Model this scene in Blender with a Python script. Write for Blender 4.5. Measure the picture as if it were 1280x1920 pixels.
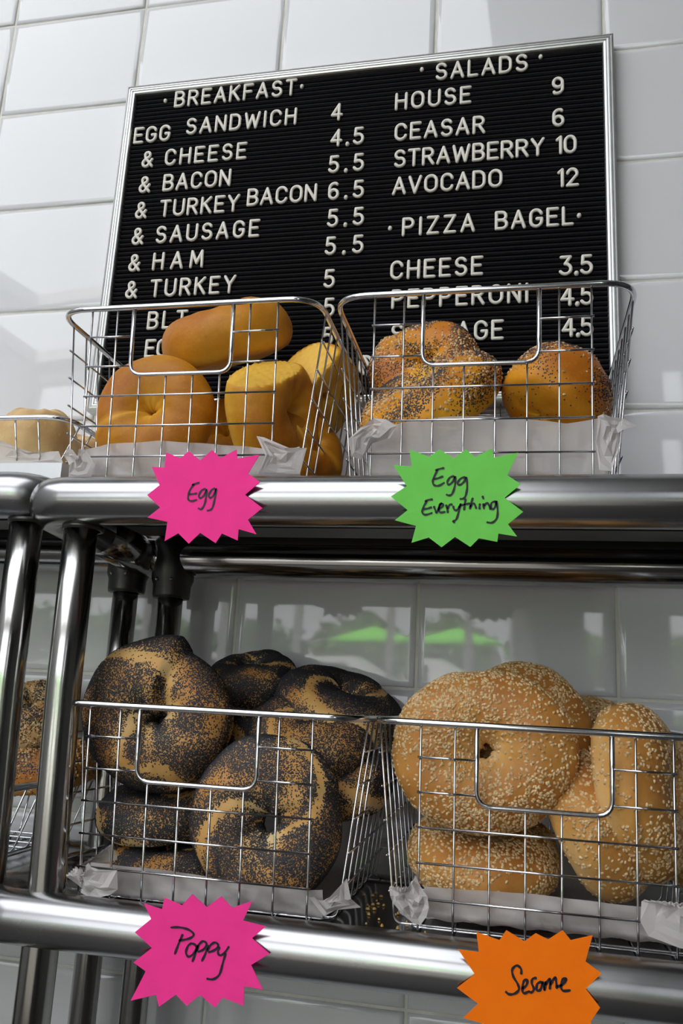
import bpy, math, random
import numpy as np
from mathutils import Vector, Matrix

for o in list(bpy.data.objects):
    bpy.data.objects.remove(o)
COL = bpy.context.scene.collection
SC = bpy.context.scene
R_ = math.radians
PI = math.pi

# ------------------------------------------------------------------ camera
CAM = np.array([0.0, -0.88050411, 1.45])
EUL = (R_(102.90432872), R_(-2.95494394), R_(11.5984024))
FPX = 1546.0
cd = bpy.data.cameras.new('camera')
cd.sensor_fit = 'VERTICAL'
cd.sensor_height = 36.0
cd.lens = FPX / 1920 * 36.0
cd.clip_start = 0.01
co = bpy.data.objects.new('camera', cd)
COL.objects.link(co)
co.location = CAM
co.rotation_euler = EUL
SC.camera = co

# ------------------------------------------------------------------ world, sun, lights, exposure
SC.view_settings.view_transform = 'Standard'
SC.view_settings.look = 'None'
SC.view_settings.gamma = 1
SC.view_settings.use_curve_mapping = False
SC.view_settings.exposure = 0.02
world = bpy.data.worlds.new('sky')
SC.world = world
world.use_nodes = True
wn = world.node_tree
bg = wn.nodes['Background']
bg.inputs[0].default_value = (0.955, 0.985, 1.04, 1)
bg.inputs[1].default_value = 3.5

sd = bpy.data.lights.new('sun', 'SUN')
sd.energy = 22.0
sd.angle = R_(1.0)
sd.color = (1.0, 0.96, 0.88)
so = bpy.data.objects.new('sun', sd)
COL.objects.link(so)
so.rotation_euler = (R_(-38), 0, R_(12))      # from above and behind the tiled wall, onto the garden
so.location = (0, 3, 6)

def portal(loc, rot, sx, sy):
    l = bpy.data.lights.new('window_portal', 'AREA')
    l.shape = 'RECTANGLE'
    l.size = sx
    l.size_y = sy
    l.cycles.is_portal = True
    o = bpy.data.objects.new('window_portal', l)
    COL.objects.link(o)
    o.location = loc
    o.rotation_euler = rot


WY = -3.3                                       # window wall behind the camera
SKY = (-2.75, -0.12, -3.2, -0.6)                # the skylight: x0, x1, y0, y1
portal((-1.4, WY + 0.02, 2.05), (R_(90), 0, R_(180)), 2.8, 2.0)
portal(((SKY[0] + SKY[1]) / 2, (SKY[2] + SKY[3]) / 2, 3.28), (0, 0, 0), SKY[1] - SKY[0], SKY[3] - SKY[2])

# ------------------------------------------------------------------ helpers
_rx, _ry, _rz = EUL
RM = np.array(Matrix.Rotation(_rz, 3, 'Z') @ Matrix.Rotation(_ry, 3, 'Y') @ Matrix.Rotation(_rx, 3, 'X'))


def at(px, py, Y):
    """point of the photograph (1280x1920) taken out to the vertical plane y = Y"""
    r = RM @ np.array([(px - 640) / FPX, -(py - 960) / FPX, -1.0])
    t = (Y - CAM[1]) / r[1]
    return CAM + r * t


def tag(o, label=None, cat=None, group=None, kind=None):
    if label: o['label'] = label
    if cat: o['category'] = cat
    if group: o['group'] = group
    if kind: o['kind'] = kind
    return o


def empty(name, loc, rot=(0, 0, 0)):
    o = bpy.data.objects.new(name, None)
    COL.objects.link(o)
    o.location = loc
    o.rotation_euler = rot
    o.empty_display_size = 0.02
    return o


def link(name, me, parent=None, loc=None):
    o = bpy.data.objects.new(name, me)
    COL.objects.link(o)
    if parent: o.parent = parent
    if loc is not None: o.location = loc
    return o


def copy_tree(o, parent=None):
    c = o.copy()
    COL.objects.link(c)
    c.parent = parent
    for ch in list(o.children):
        copy_tree(ch, c)
    return c


class MB:
    """collects geometry, then becomes one mesh"""
    def __init__(s):
        s.v = []
        s.f = []
        s.sm = []

    def add(s, vs, fs, smooth=False):
        b = len(s.v)
        s.v += [tuple(map(float, p)) for p in vs]
        s.f += [tuple(i + b for i in f) for f in fs]
        s.sm += [smooth] * len(fs)
        return s

    def box(s, x0, x1, y0, y1, z0, z1):
        v = [(x, y, z) for z in (z0, z1) for y in (y0, y1) for x in (x0, x1)]
        return s.add(v, [(0, 2, 3, 1), (4, 5, 7, 6), (0, 1, 5, 4), (2, 6, 7, 3), (0, 4, 6, 2), (1, 3, 7, 5)])

    def tube(s, path, r, n=8, closed=False, flat=1.0, up=(0, 0, 1), cap=True):
        P = [np.array(p, float) for p in path]
        m = len(P)
        up = np.array(up, float)
        rings = []
        for i in range(m):
            if closed:
                t = P[(i + 1) % m] - P[i - 1]
            else:
                t = P[min(i + 1, m - 1)] - P[max(i - 1, 0)]
            t = t / (np.linalg.norm(t) + 1e-12)
            u = up if abs(np.dot(up, t)) < 0.97 else np.array([1.0, 0.13, 0.07])
            a = np.cross(u, t)
            a /= np.linalg.norm(a)
            b = np.cross(t, a)
            rr = r[i] if hasattr(r, '__len__') else r
            rings.append([P[i] + rr * (math.cos(2 * PI * k / n) * a + flat * math.sin(2 * PI * k / n) * b) for k in range(n)])
        vs = [p for ring in rings for p in ring]
        fs = []
        for i in range(m if closed else m - 1):
            j = (i + 1) % m
            for k in range(n):
                fs.append((i * n + k, i * n + (k + 1) % n, j * n + (k + 1) % n, j * n + k))
        if not closed and cap:
            fs.append(tuple(range(n))[::-1])
            fs.append(tuple((m - 1) * n + k for k in range(n)))
        return s.add(vs, fs, True)

    def build(s, name, mat, parent=None, loc=None, mesh_only=False):
        me = bpy.data.meshes.new(name)
        me.from_pydata(s.v, [], s.f)
        me.polygons.foreach_set('use_smooth', s.sm)
        me.materials.append(mat)
        me.update()
        if mesh_only:
            return me
        return link(name, me, parent, loc)


def lathe(mb, prof, c, n=24):
    """prof: list of (r, z) turned about the vertical axis through c"""
    vs = [(c[0] + r * math.cos(2 * PI * k / n), c[1] + r * math.sin(2 * PI * k / n), c[2] + z) for r, z in prof for k in range(n)]
    fs = []
    for i in range(len(prof) - 1):
        for k in range(n):
            fs.append((i * n + k, i * n + (k + 1) % n, (i + 1) * n + (k + 1) % n, (i + 1) * n + k))
    mb.add(vs, fs, True)
    return mb


def rounded(pts, r, n=5, closed=True):
    """round the corners of a 3-D polyline"""
    out = []
    m = len(pts)
    P = [np.array(p, float) for p in pts]
    for i in range(m):
        if not closed and i in (0, m - 1):
            out.append(P[i])
            continue
        a, b, c = P[i - 1], P[i], P[(i + 1) % m]
        rr = r[i] if hasattr(r, '__len__') else r
        d1 = (a - b) / np.linalg.norm(a - b)
        d2 = (c - b) / np.linalg.norm(c - b)
        s, e = b + d1 * rr, b + d2 * rr
        for k in range(n + 1):
            t = k / n
            out.append((1 - t) ** 2 * s + 2 * t * (1 - t) * b + t * t * e)
    return out


# ------------------------------------------------------------------ materials
def newmat(name):
    m = bpy.data.materials.new(name)
    m.use_nodes = True
    nt = m.node_tree
    return m, nt, nt.nodes['Principled BSDF']


def nd(nt, typ, **kw):
    n = nt.nodes.new(typ)
    for k, v in kw.items():
        setattr(n, k, v)
    return n


def plain(name, col, rough=0.5, metal=0.0, spec=0.5, noise=0.0, nscale=60, bump=0.0, bscale=200, coat=0.0, stretch=(1, 1, 1)):
    m, nt, p = newmat(name)
    p.inputs['Base Color'].default_value = (*col, 1)
    p.inputs['Roughness'].default_value = rough
    p.inputs['Metallic'].default_value = metal
    p.inputs['Specular IOR Level'].default_value = spec
    p.inputs['Coat Weight'].default_value = coat
    tc = nd(nt, 'ShaderNodeTexCoord')
    mp = nd(nt, 'ShaderNodeMapping')
    mp.inputs['Scale'].default_value = stretch
    nt.links.new(tc.outputs['Object'], mp.inputs[0])
    if noise > 0:
        n = nd(nt, 'ShaderNodeTexNoise')
        n.inputs['Scale'].default_value = nscale
        n.inputs['Detail'].default_value = 5
        nt.links.new(mp.outputs[0], n.inputs['Vector'])
        r = nd(nt, 'ShaderNodeValToRGB')
        r.color_ramp.elements[0].position = 0.3
        r.color_ramp.elements[1].position = 0.7
        r.color_ramp.elements[0].color = (*[max(0, c * (1 - noise)) for c in col], 1)
        r.color_ramp.elements[1].color = (*[min(1, c * (1 + noise)) for c in col], 1)
        nt.links.new(n.outputs[0], r.inputs[0])
        nt.links.new(r.outputs[0], p.inputs['Base Color'])
    if bump > 0:
        n = nd(nt, 'ShaderNodeTexNoise')
        n.inputs['Scale'].default_value = bscale
        n.inputs['Detail'].default_value = 3
        nt.links.new(mp.outputs[0], n.inputs['Vector'])
        b = nd(nt, 'ShaderNodeBump')
        b.inputs['Strength'].default_value = bump
        b.inputs['Distance'].default_value = 0.001
        nt.links.new(n.outputs[0], b.inputs['Height'])
        nt.links.new(b.outputs[0], p.inputs['Normal'])
    return m


def brushed(name, col, rough, axis, streak=0.35):
    """stainless steel with fine streaks along an axis and a few smudges"""
    m, nt, p = newmat(name)
    p.inputs['Metallic'].default_value = 1.0
    tc = nd(nt, 'ShaderNodeTexCoord')
    mp = nd(nt, 'ShaderNodeMapping')
    sc = [260, 260, 260]
    sc[axis] = 2.0
    mp.inputs['Scale'].default_value = sc
    nt.links.new(tc.outputs['Object'], mp.inputs[0])
    n = nd(nt, 'ShaderNodeTexNoise')
    n.inputs['Scale'].default_value = 1.0
    n.inputs['Detail'].default_value = 3
    nt.links.new(mp.outputs[0], n.inputs['Vector'])
    n2 = nd(nt, 'ShaderNodeTexNoise')
    n2.inputs['Scale'].default_value = 22
    n2.inputs['Detail'].default_value = 6
    nt.links.new(tc.outputs['Object'], n2.inputs['Vector'])
    r = nd(nt, 'ShaderNodeMapRange')
    r.inputs[1].default_value = 0.3
    r.inputs[2].default_value = 0.75
    r.inputs[3].default_value = rough * 0.88
    r.inputs[4].default_value = rough * 1.25
    nt.links.new(n2.outputs[0], r.inputs[0])
    nt.links.new(r.outputs[0], p.inputs['Roughness'])
    c = nd(nt, 'ShaderNodeValToRGB')
    c.color_ramp.elements[0].position = 0.3
    c.color_ramp.elements[1].position = 0.7
    c.color_ramp.elements[0].color = (*[k * (1 - streak * 0.5) for k in col], 1)
    c.color_ramp.elements[1].color = (*col, 1)
    nt.links.new(n.outputs[0], c.inputs[0])
    nt.links.new(c.outputs[0], p.inputs['Base Color'])
    b = nd(nt, 'ShaderNodeBump')
    b.inputs['Strength'].default_value = streak
    b.inputs['Distance'].default_value = 0.0003
    nt.links.new(n.outputs[0], b.inputs['Height'])
    nt.links.new(b.outputs[0], p.inputs['Normal'])
    return m


M = {}
M['tile'] = plain('glazed_white_tile', (0.655, 0.655, 0.67), 0.045, 0, 0.6, noise=0.02, nscale=3, bump=0.05, bscale=14)
M['grout'] = plain('cream_grout', (0.66, 0.64, 0.58), 0.85, noise=0.12, nscale=40)
M['steel_x'] = brushed('brushed_steel_rail', (0.37, 0.37, 0.375), 0.23, 0, 0.08)
M['steel_z'] = brushed('brushed_steel_post', (0.46, 0.455, 0.44), 0.17, 2, 0.30)
M['steel_back'] = brushed('polished_steel_rail', (0.42, 0.415, 0.41), 0.13, 0, 0.10)
M['deck'] = brushed('worn_steel_deck', (0.15, 0.15, 0.15), 0.16, 0, 0.2)
M['collar'] = plain('dark_collar_metal', (0.07, 0.068, 0.066), 0.35, 0.8)
M['chrome'] = plain('chrome_wire', (0.66, 0.67, 0.69), 0.13, 1.0, noise=0.04)
M['felt'] = plain('black_ribbed_felt', (0.010, 0.010, 0.012), 0.92, 0, 0.15, noise=0.35, nscale=900, bump=0.4, bscale=1500)
M['alu'] = plain('satin_aluminium', (0.62, 0.63, 0.62), 0.38, 0.85, noise=0.04)
M['letter'] = plain('ivory_plastic', (0.72, 0.69, 0.62), 0.45, 0, 0.4, noise=0.04)
M['pink'] = plain('fluorescent_pink_card', (0.95, 0.045, 0.30), 0.75, 0, 0.15, noise=0.05, nscale=40)
M['green'] = plain('fluorescent_green_card', (0.17, 0.62, 0.10), 0.75, 0, 0.15, noise=0.06, nscale=40)
M['orange'] = plain('fluorescent_orange_card', (1.0, 0.19, 0.003), 0.75, 0, 0.15, noise=0.05, nscale=40)
M['ink'] = plain('black_marker_ink', (0.012, 0.010, 0.02), 0.5, 0, 0.3, noise=0.1)
M['wall'] = plain('painted_plaster', (0.10, 0.098, 0.095), 0.8, noise=0.04, nscale=5)
M['plaster'] = plain('pale_plaster', (0.27, 0.265, 0.26), 0.8, noise=0.04, nscale=5)
M['ceil'] = plain('grey_ceiling_paint', (0.38, 0.38, 0.375), 0.85, noise=0.03, nscale=5)
M['floor'] = plain('dark_floor_tile', (0.05, 0.045, 0.04), 0.5, noise=0.2, nscale=8)
M['wframe'] = plain('grey_window_frame', (0.30, 0.30, 0.31), 0.5, noise=0.05)
M['white'] = plain('white_plastic', (0.78, 0.80, 0.82), 0.35, noise=0.02)
M['leaf'] = plain('hedge_leaf', (0.13, 0.24, 0.06), 0.6, noise=0.5, nscale=6)
M['ground'] = plain('pale_paving', (0.42, 0.41, 0.38), 0.85, noise=0.2, nscale=3)
M['canopy'] = plain('lime_canvas', (0.20, 0.75, 0.05), 0.7, noise=0.1)
M['trunk'] = plain('bark', (0.12, 0.08, 0.05), 0.9, noise=0.3)
M['car'] = plain('white_car_paint', (0.75, 0.75, 0.76), 0.3, noise=0.02)
M['carglass'] = plain('dark_car_glass', (0.02, 0.02, 0.025), 0.08)
M['rubber'] = plain('black_rubber', (0.02, 0.02, 0.02), 0.7)

# thin waxed paper
m, nt, p = newmat('waxed_paper')
p.inputs['Base Color'].default_value = (0.70, 0.66, 0.645, 1)
p.inputs['Roughness'].default_value = 0.5
tr = nd(nt, 'ShaderNodeBsdfTranslucent')
tr.inputs[0].default_value = (0.72, 0.69, 0.68, 1)
tn = nd(nt, 'ShaderNodeBsdfTransparent')
mx = nd(nt, 'ShaderNodeMixShader')
mx.inputs[0].default_value = 0.35
mx2 = nd(nt, 'ShaderNodeMixShader')
mx2.inputs[0].default_value = 0.12
nt.links.new(p.outputs[0], mx.inputs[1])
nt.links.new(tr.outputs[0], mx.inputs[2])
nt.links.new(mx.outputs[0], mx2.inputs[1])
nt.links.new(tn.outputs[0], mx2.inputs[2])
nt.links.new(mx2.outputs[0], nt.nodes['Material Output'].inputs[0])
tcn = nd(nt, 'ShaderNodeTexCoord')
nn = nd(nt, 'ShaderNodeTexNoise')
nn.inputs['Scale'].default_value = 45
nn.inputs['Detail'].default_value = 4
nt.links.new(tcn.outputs['Object'], nn.inputs['Vector'])
bb = nd(nt, 'ShaderNodeBump')
bb.inputs['Strength'].default_value = 0.35
bb.inputs['Distance'].default_value = 0.004
nt.links.new(nn.outputs[0], bb.inputs['Height'])
nt.links.new(bb.outputs[0], p.inputs['Normal'])
M['paper'] = m

# window glass: clear
m, nt, p = newmat('window_glass')
p.inputs['Base Color'].default_value = (1, 1, 1, 1)
p.inputs['Roughness'].default_value = 0.0
p.inputs['Transmission Weight'].default_value = 1.0
p.inputs['IOR'].default_value = 1.0
M['glass'] = m


def crust(name, pale, mid, dark, rough=0.42, speck=0.25):
    """baked crust: the mesh attribute 'bake' says how browned each spot of this bagel is"""
    m, nt, p = newmat(name)
    at_ = nd(nt, 'ShaderNodeAttribute')
    at_.attribute_name = 'bake'
    tc = nd(nt, 'ShaderNodeTexCoord')
    n = nd(nt, 'ShaderNodeTexNoise')
    n.inputs['Scale'].default_value = 38
    n.inputs['Detail'].default_value = 6
    nt.links.new(tc.outputs['Object'], n.inputs['Vector'])
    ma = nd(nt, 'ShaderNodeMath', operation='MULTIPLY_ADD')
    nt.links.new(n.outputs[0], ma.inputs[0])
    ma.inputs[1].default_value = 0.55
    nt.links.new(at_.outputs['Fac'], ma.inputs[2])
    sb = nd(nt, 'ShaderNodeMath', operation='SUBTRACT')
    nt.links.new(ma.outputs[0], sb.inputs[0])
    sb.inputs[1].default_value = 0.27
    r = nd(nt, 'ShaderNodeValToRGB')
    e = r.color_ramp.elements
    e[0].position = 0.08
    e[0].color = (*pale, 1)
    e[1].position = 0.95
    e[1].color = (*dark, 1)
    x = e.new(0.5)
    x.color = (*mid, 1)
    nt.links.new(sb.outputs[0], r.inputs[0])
    n3 = nd(nt, 'ShaderNodeTexNoise')
    n3.inputs['Scale'].default_value = 420
    n3.inputs['Detail'].default_value = 2
    nt.links.new(tc.outputs['Object'], n3.inputs['Vector'])
    mr = nd(nt, 'ShaderNodeMapRange')
    mr.inputs[1].default_value = 0.62
    mr.inputs[2].default_value = 0.78
    mr.inputs[3].default_value = 0.0
    mr.inputs[4].default_value = speck
    nt.links.new(n3.outputs[0], mr.inputs[0])
    mc = nd(nt, 'ShaderNodeMix', data_type='RGBA')
    nt.links.new(mr.outputs[0], mc.inputs[0])
    nt.links.new(r.outputs[0], mc.inputs[6])
    mc.inputs[7].default_value = (*[min(1, c * 1.5 + 0.06) for c in mid], 1)
    nt.links.new(mc.outputs[2], p.inputs['Base Color'])
    p.inputs['Roughness'].default_value = rough
    p.inputs['Specular IOR Level'].default_value = 0.25
    p.inputs['Subsurface Weight'].default_value = 0.0
    b = nd(nt, 'ShaderNodeBump')
    b.inputs['Strength'].default_value = 0.30
    b.inputs['Distance'].default_value = 0.002
    n4 = nd(nt, 'ShaderNodeTexNoise')
    n4.inputs['Scale'].default_value = 130
    n4.inputs['Detail'].default_value = 7
    nt.links.new(tc.outputs['Object'], n4.inputs['Vector'])
    nt.links.new(n4.outputs[0], b.inputs['Height'])
    nt.links.new(b.outputs[0], p.inputs['Normal'])
    return m


CR = {
    'egg': crust('egg_bagel_crust', (0.80, 0.47, 0.065), (0.60, 0.265, 0.016), (0.40, 0.125, 0.006), 0.48),
    'everything': crust('egg_everything_crust', (0.84, 0.46, 0.04), (0.70, 0.29, 0.016), (0.46, 0.135, 0.008), 0.45),
    'plain': crust('plain_bagel_crust', (0.84, 0.68, 0.42), (0.74, 0.52, 0.25), (0.50, 0.28, 0.10), 0.42),
    'poppy': crust('poppy_bagel_crust', (0.80, 0.60, 0.31), (0.72, 0.42, 0.14), (0.46, 0.19, 0.04), 0.45),
    'sesame': crust('sesame_bagel_crust', (0.78, 0.53, 0.24), (0.62, 0.31, 0.075), (0.40, 0.15, 0.03), 0.45),
}


def seedmat(name, c0, c1, rough=0.4):
    m, nt, p = newmat(name)
    a = nd(nt, 'ShaderNodeAttribute')
    a.attribute_name = 'rnd'
    r = nd(nt, 'ShaderNodeValToRGB')
    r.color_ramp.elements[0].color = (*c0, 1)
    r.color_ramp.elements[1].color = (*c1, 1)
    nt.links.new(a.outputs['Fac'], r.inputs[0])
    nt.links.new(r.outputs[0], p.inputs['Base Color'])
    p.inputs['Roughness'].default_value = rough
    return m


M['poppyseed'] = seedmat('poppy_seed', (0.010, 0.011, 0.014), (0.050, 0.050, 0.058), 0.5)
M['sesameseed'] = seedmat('sesame_seed', (0.50, 0.30, 0.12), (0.78, 0.57, 0.31), 0.4)
M['onion'] = seedmat('toasted_onion_flake', (0.30, 0.11, 0.025), (0.62, 0.34, 0.10), 0.5)

# ------------------------------------------------------------------ the room (structure)
TW, TH = 0.2032, 0.15188
TX0, TZ0 = -0.71197, 2.37717
CEIL = 3.3
XL, XR = -2.8, 2.4

mb = MB().box(XL, XR, 0.0015, 0.12, 0, CEIL)
wall_back = tag(mb.build('wall_back', M['grout']), kind='structure')


def tile_mesh():
    """a glazed tile with a pillowed edge"""
    mb = MB()
    w, h = TW - 0.0026, TH - 0.0026
    vs, fs = [], []
    prof = [(0.0, 0.004), (0.0003, 0.0010), (0.0020, -0.0008), (0.0070, -0.0014)]
    for ins, y in prof:
        for sx, sz in ((-1, -1), (1, -1), (1, 1), (-1, 1)):
            vs.append((sx * (w / 2 - ins), y, sz * (h / 2 - ins)))
    for i in range(3):
        for k in range(4):
            fs.append((i * 4 + k, i * 4 + (k + 1) % 4, (i + 1) * 4 + (k + 1) % 4, (i + 1) * 4 + k))
    fs.append((12, 13, 14, 15))
    mb.add(vs, fs, True)
    return mb


tmesh = tile_mesh().build('tile', M['tile'], mesh_only=True)
rt = random.Random(4)
far = MB()
for i in range(-10, 16):
    for j in range(-6, 16):
        x = TX0 + (i + 0.5) * TW
        z = TZ0 - (j - 0.5) * TH
        if x - TW / 2 < XL or x + TW / 2 > XR or z < 0.05 or z > CEIL - 0.05:
            continue
        if -3 <= i <= 6 and -2 <= j <= 10:
            o = link('tile', tmesh, wall_back, (x, rt.uniform(-0.0004, 0.0002), z))
            o.rotation_euler = (R_(rt.uniform(-0.12, 0.12)), 0, R_(rt.uniform(-0.12, 0.12)))
        else:
            tt = tile_mesh()
            far.add([(a + x, b, c + z) for a, b, c in tt.v], tt.f, True)
tag(far.build('tile_field', M['tile'], wall_back), kind='stuff')

tag(MB().box(XL, XR, WY - 0.2, 0.1, -0.1, 0).build('floor', M['floor']), kind='structure')
mb = MB().box(XL, SKY[0], WY - 0.2, 0.1, CEIL, CEIL + 0.15).box(SKY[1], XR, WY - 0.2, 0.1, CEIL, CEIL + 0.15)
mb.box(SKY[0], SKY[1], WY - 0.2, SKY[2], CEIL, CEIL + 0.15).box(SKY[0], SKY[1], SKY[3], 0.1, CEIL, CEIL + 0.15)
tag(mb.build('ceiling', M['ceil']), kind='structure')
tag(MB().box(XR, XR + 0.1, WY - 0.2, 0.1, 0, CEIL).build('wall_right', M['wall']), kind='structure')
WZ0, WZ1 = 1.05, 3.05
tag(MB().box(XL - 0.1, XL, WY - 0.2, 0.1, 0, CEIL).build('wall_left', M['plaster']), kind='structure')
# the wall behind the camera with its shop window
wins = [(-2.7, -0.01, [-2.0, -1.218, -0.382]), (0.535, 0.745, [])]
mb = MB()
mb.box(XL, -2.7, WY - 0.15, WY, 0, CEIL).box(-0.01, 0.535, WY - 0.15, WY, 0, CEIL).box(0.745, XR, WY - 0.15, WY, 0, CEIL)
mb.box(-2.7, -0.01, WY - 0.15, WY, 0, WZ0).box(-2.7, -0.01, WY - 0.15, WY, WZ1, CEIL)
mb.box(0.535, 0.745, WY - 0.15, WY, 0, WZ0).box(0.535, 0.745, WY - 0.15, WY, WZ1, CEIL)
tag(mb.build('wall_front', M['wall']), kind='structure')
for n, (x0, x1, mul) in enumerate(wins):
    w = tag(empty('window_%d' % (n + 1), (0, 0, 0)), kind='structure')
    fr = MB()
    fr.box(x0, x0 + 0.03, WY - 0.1, WY - 0.05, WZ0, WZ1).box(x1 - 0.03, x1, WY - 0.1, WY - 0.05, WZ0, WZ1)
    fr.box(x0 + 0.03, x1 - 0.03, WY - 0.1, WY - 0.05, WZ1 - 0.03, WZ1).box(x0 + 0.03, x1 - 0.03, WY - 0.1, WY - 0.05, WZ0, WZ0 + 0.03)
    fr.build('window_frame', M['wframe'], w)
    for q in mul:
        MB().box(q - 0.035, q + 0.035, WY - 0.1, WY - 0.05, WZ0 + 0.03, WZ1 - 0.03).build('mullion', M['wframe'], w)

# ------------------------------------------------------------------ outside, seen mirrored in the glazed tiles
tag(MB().box(-14, 14, -30, WY - 0.25, -0.12, -0.02).build('paving', M['ground']), kind='structure')


def tree(x, y, h, r, label, seed):
    rn = random.Random(seed)
    t = tag(empty('broadleaf_tree', (x, y, -0.02)), label, 'tree')
    MB().tube([(0, 0, 0), (0.03, 0.02, h * 0.4), (0, 0, h * 0.75)], [0.12, 0.09, 0.05], 8).build('trunk', M['trunk'], t)
    mb = MB()
    for k in range(1500):
        th, ph = rn.uniform(0, 2 * PI), math.acos(rn.uniform(-1, 1))
        q = r * rn.uniform(0.55, 1.0) * (1 + 0.25 * math.sin(3 * th + seed) * math.sin(2 * ph))
        c = Vector((q * math.sin(ph) * math.cos(th), q * math.sin(ph) * math.sin(th), h * 0.62 + 0.75 * q * math.cos(ph)))
        s = rn.uniform(0.08, 0.16)
        a = Vector((rn.uniform(-1, 1), rn.uniform(-1, 1), rn.uniform(-1, 1))).normalized() * s
        b = a.orthogonal().normalized() * s * 0.6
        mb.add([c - a, c - b, c + a, c + b], [(0, 1, 2, 3)])
    tag(mb.build('foliage', M['leaf'], t), kind='stuff')


for k, (x, y, h, r, lb) in enumerate([
        (-3.6, -8.6, 2.3, 1.05, 'green tree in the garden left of the lime parasol, mirrored in the tiles'),
        (-1.5, -9.6, 2.6, 1.2, 'green tree in the garden straight behind the lime parasol'),
        (0.9, -9.0, 2.4, 1.05, 'green tree in the garden right of the lime parasol'),
        (3.0, -8.4, 2.3, 0.95, 'rightmost green tree in the garden, seen past the narrow window'),
        (-6.0, -9.4, 2.6, 1.2, 'leftmost green tree in the garden beyond the shop window')]):
    tree(x, y, h, r, lb, k + 3)
pr = tag(empty('garden_parasol', (-0.95, -7.2, -0.25)), 'lime green parasol standing in the garden, mirrored in the tiles', 'parasol')
MB().tube([(0, 0, 0.23), (0, 0, 2.25)], 0.02, 10).build('pole', M['wframe'], pr)
mb = MB()
vs = [(0, 0, 2.32)] + [(0.75 * math.cos(a), 0.75 * math.sin(a), 2.06) for a in np.linspace(0, 2 * PI, 8, endpoint=False)]
vs += [(0, 0, 2.31)] + [(0.74 * math.cos(a), 0.74 * math.sin(a), 2.0) for a in np.linspace(0, 2 * PI, 8, endpoint=False)]
fs = [(0, 1 + k, 1 + (k + 1) % 8) for k in range(8)] + [(9, 10 + (k + 1) % 8, 10 + k) for k in range(8)] + [(1 + k, 10 + k, 10 + (k + 1) % 8, 1 + (k + 1) % 8) for k in range(8)]
mb.add(vs, fs).build('canopy', M['canopy'], pr)
cr = tag(empty('parked_car', (-2.0, -6.2, -0.02)), 'white car parked outside below the parasol, mirrored in the tiles', 'car')
prof = [(-1.9, 0.3), (-1.95, 0.7), (-1.5, 0.95), (-0.9, 1.05), (-0.4, 1.45), (0.9, 1.48), (1.5, 1.05), (1.9, 0.9), (1.95, 0.35)]
vs = [(x, -0.8, z) for x, z in prof] + [(x, 0.8, z) for x, z in prof]
n = len(prof)
MB().add(vs, [tuple(range(n)), tuple(range(n, 2 * n))[::-1]] + [(k, k + n, (k + 1) % n + n, (k + 1) % n) for k in range(n)]).build('body', M['car'], cr)
MB().box(-0.35, 0.9, 0.79, 0.815, 1.07, 1.38).build('side_window', M['carglass'], cr)
for sx in (-1.25, 1.25):
    MB().tube([(sx, 0.62, 0.32), (sx, 0.83, 0.32)], 0.32, 20, up=(1, 0, 0)).build('wheel', M['rubber'], cr)

# ------------------------------------------------------------------ letter board
BX0, BX1, BZ0, BZ1 = -0.5085, 0.1095, 1.775, 2.2315
FW = 0.0125
YB0 = -0.0045
board = tag(empty('letter_board', ((BX0 + BX1) / 2, YB0, BZ0)), 'black ribbed menu letter board in a silver frame on the tiled wall', 'menu board')
ox, oy, oz = (BX0 + BX1) / 2, YB0, BZ0


def L(x, y, z):
    return (x - ox, y - oy, z - oz)


mb = MB()
x0, x1, z0, z1 = BX0 + FW, BX1 - FW, BZ0 + FW, BZ1 - FW
N = 70
pit = (z1 - z0) / N
prof = []
for k in range(N):
    zb = z0 + k * pit
    prof += [(-0.0080, zb), (-0.0150, zb + pit * 0.16), (-0.0166, zb + pit * 0.42), (-0.0160, zb + pit * 0.72), (-0.0145, zb + pit * 0.84), (-0.0080, zb + pit * 0.98)]
prof.append((-0.0080, z1))
vs = [L(x, y, z) for y, z in prof for x in (x0, x1)]
fs = [(2 * k, 2 * k + 1, 2 * k + 3, 2 * k + 2) for k in range(len(prof) - 1)]
mb.add(vs, fs, False)
mb.add([L(x, y, z) for y in (-0.006, YB0) for x, z in ((x0, z0), (x1, z0), (x1, z1), (x0, z1))], [(0, 1, 2, 3), (7, 6, 5, 4), (0, 4, 5, 1), (1, 5, 6, 2), (2, 6, 7, 3), (3, 7, 4, 0)])
mb.build('felt_panel', M['felt'], board)
# ribbed aluminium frame, mitred, four sides
rib = [(0.0, YB0), (0.0, -0.0185), (0.0006, -0.0215), (0.0022, -0.0222), (0.0030, -0.0212), (0.0038, -0.0222), (0.0052, -0.0224), (0.0060, -0.0213), (0.0068, -0.0224),
       (0.0082, -0.0222), (0.0090, -0.0211), (0.0098, -0.0220), (0.0116, -0.0214), (0.0125, -0.0195), (0.0125, -0.0070)]
cs = [(BX0, BZ0), (BX1, BZ0), (BX1, BZ1), (BX0, BZ1)]
inw = [(1, 1), (-1, 1), (-1, -1), (1, -1)]
for k in range(4):
    a, b = k, (k + 1) % 4
    mb = MB()
    vs = [L(cs[q][0] + inw[q][0] * d, y, cs[q][1] + inw[q][1] * d) for d, y in rib for q in (a, b)]
    nr = len(rib)
    fs = [(2 * i, 2 * i + 2, 2 * i + 3, 2 * i + 1) for i in range(nr - 1)] + [(0, 1, 2 * nr - 1, 2 * nr - 2)]
    mb.add(vs, fs, False)
    mb.build('frame_rail', M['alu'], board)


# stroke font, cap height 1
def arc(cx, cy, rx, ry, a0, a1, n=10):
    return [(cx + rx * math.cos(R_(a0 + (a1 - a0) * k / n)), cy + ry * math.sin(R_(a0 + (a1 - a0) * k / n))) for k in range(n + 1)]


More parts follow.
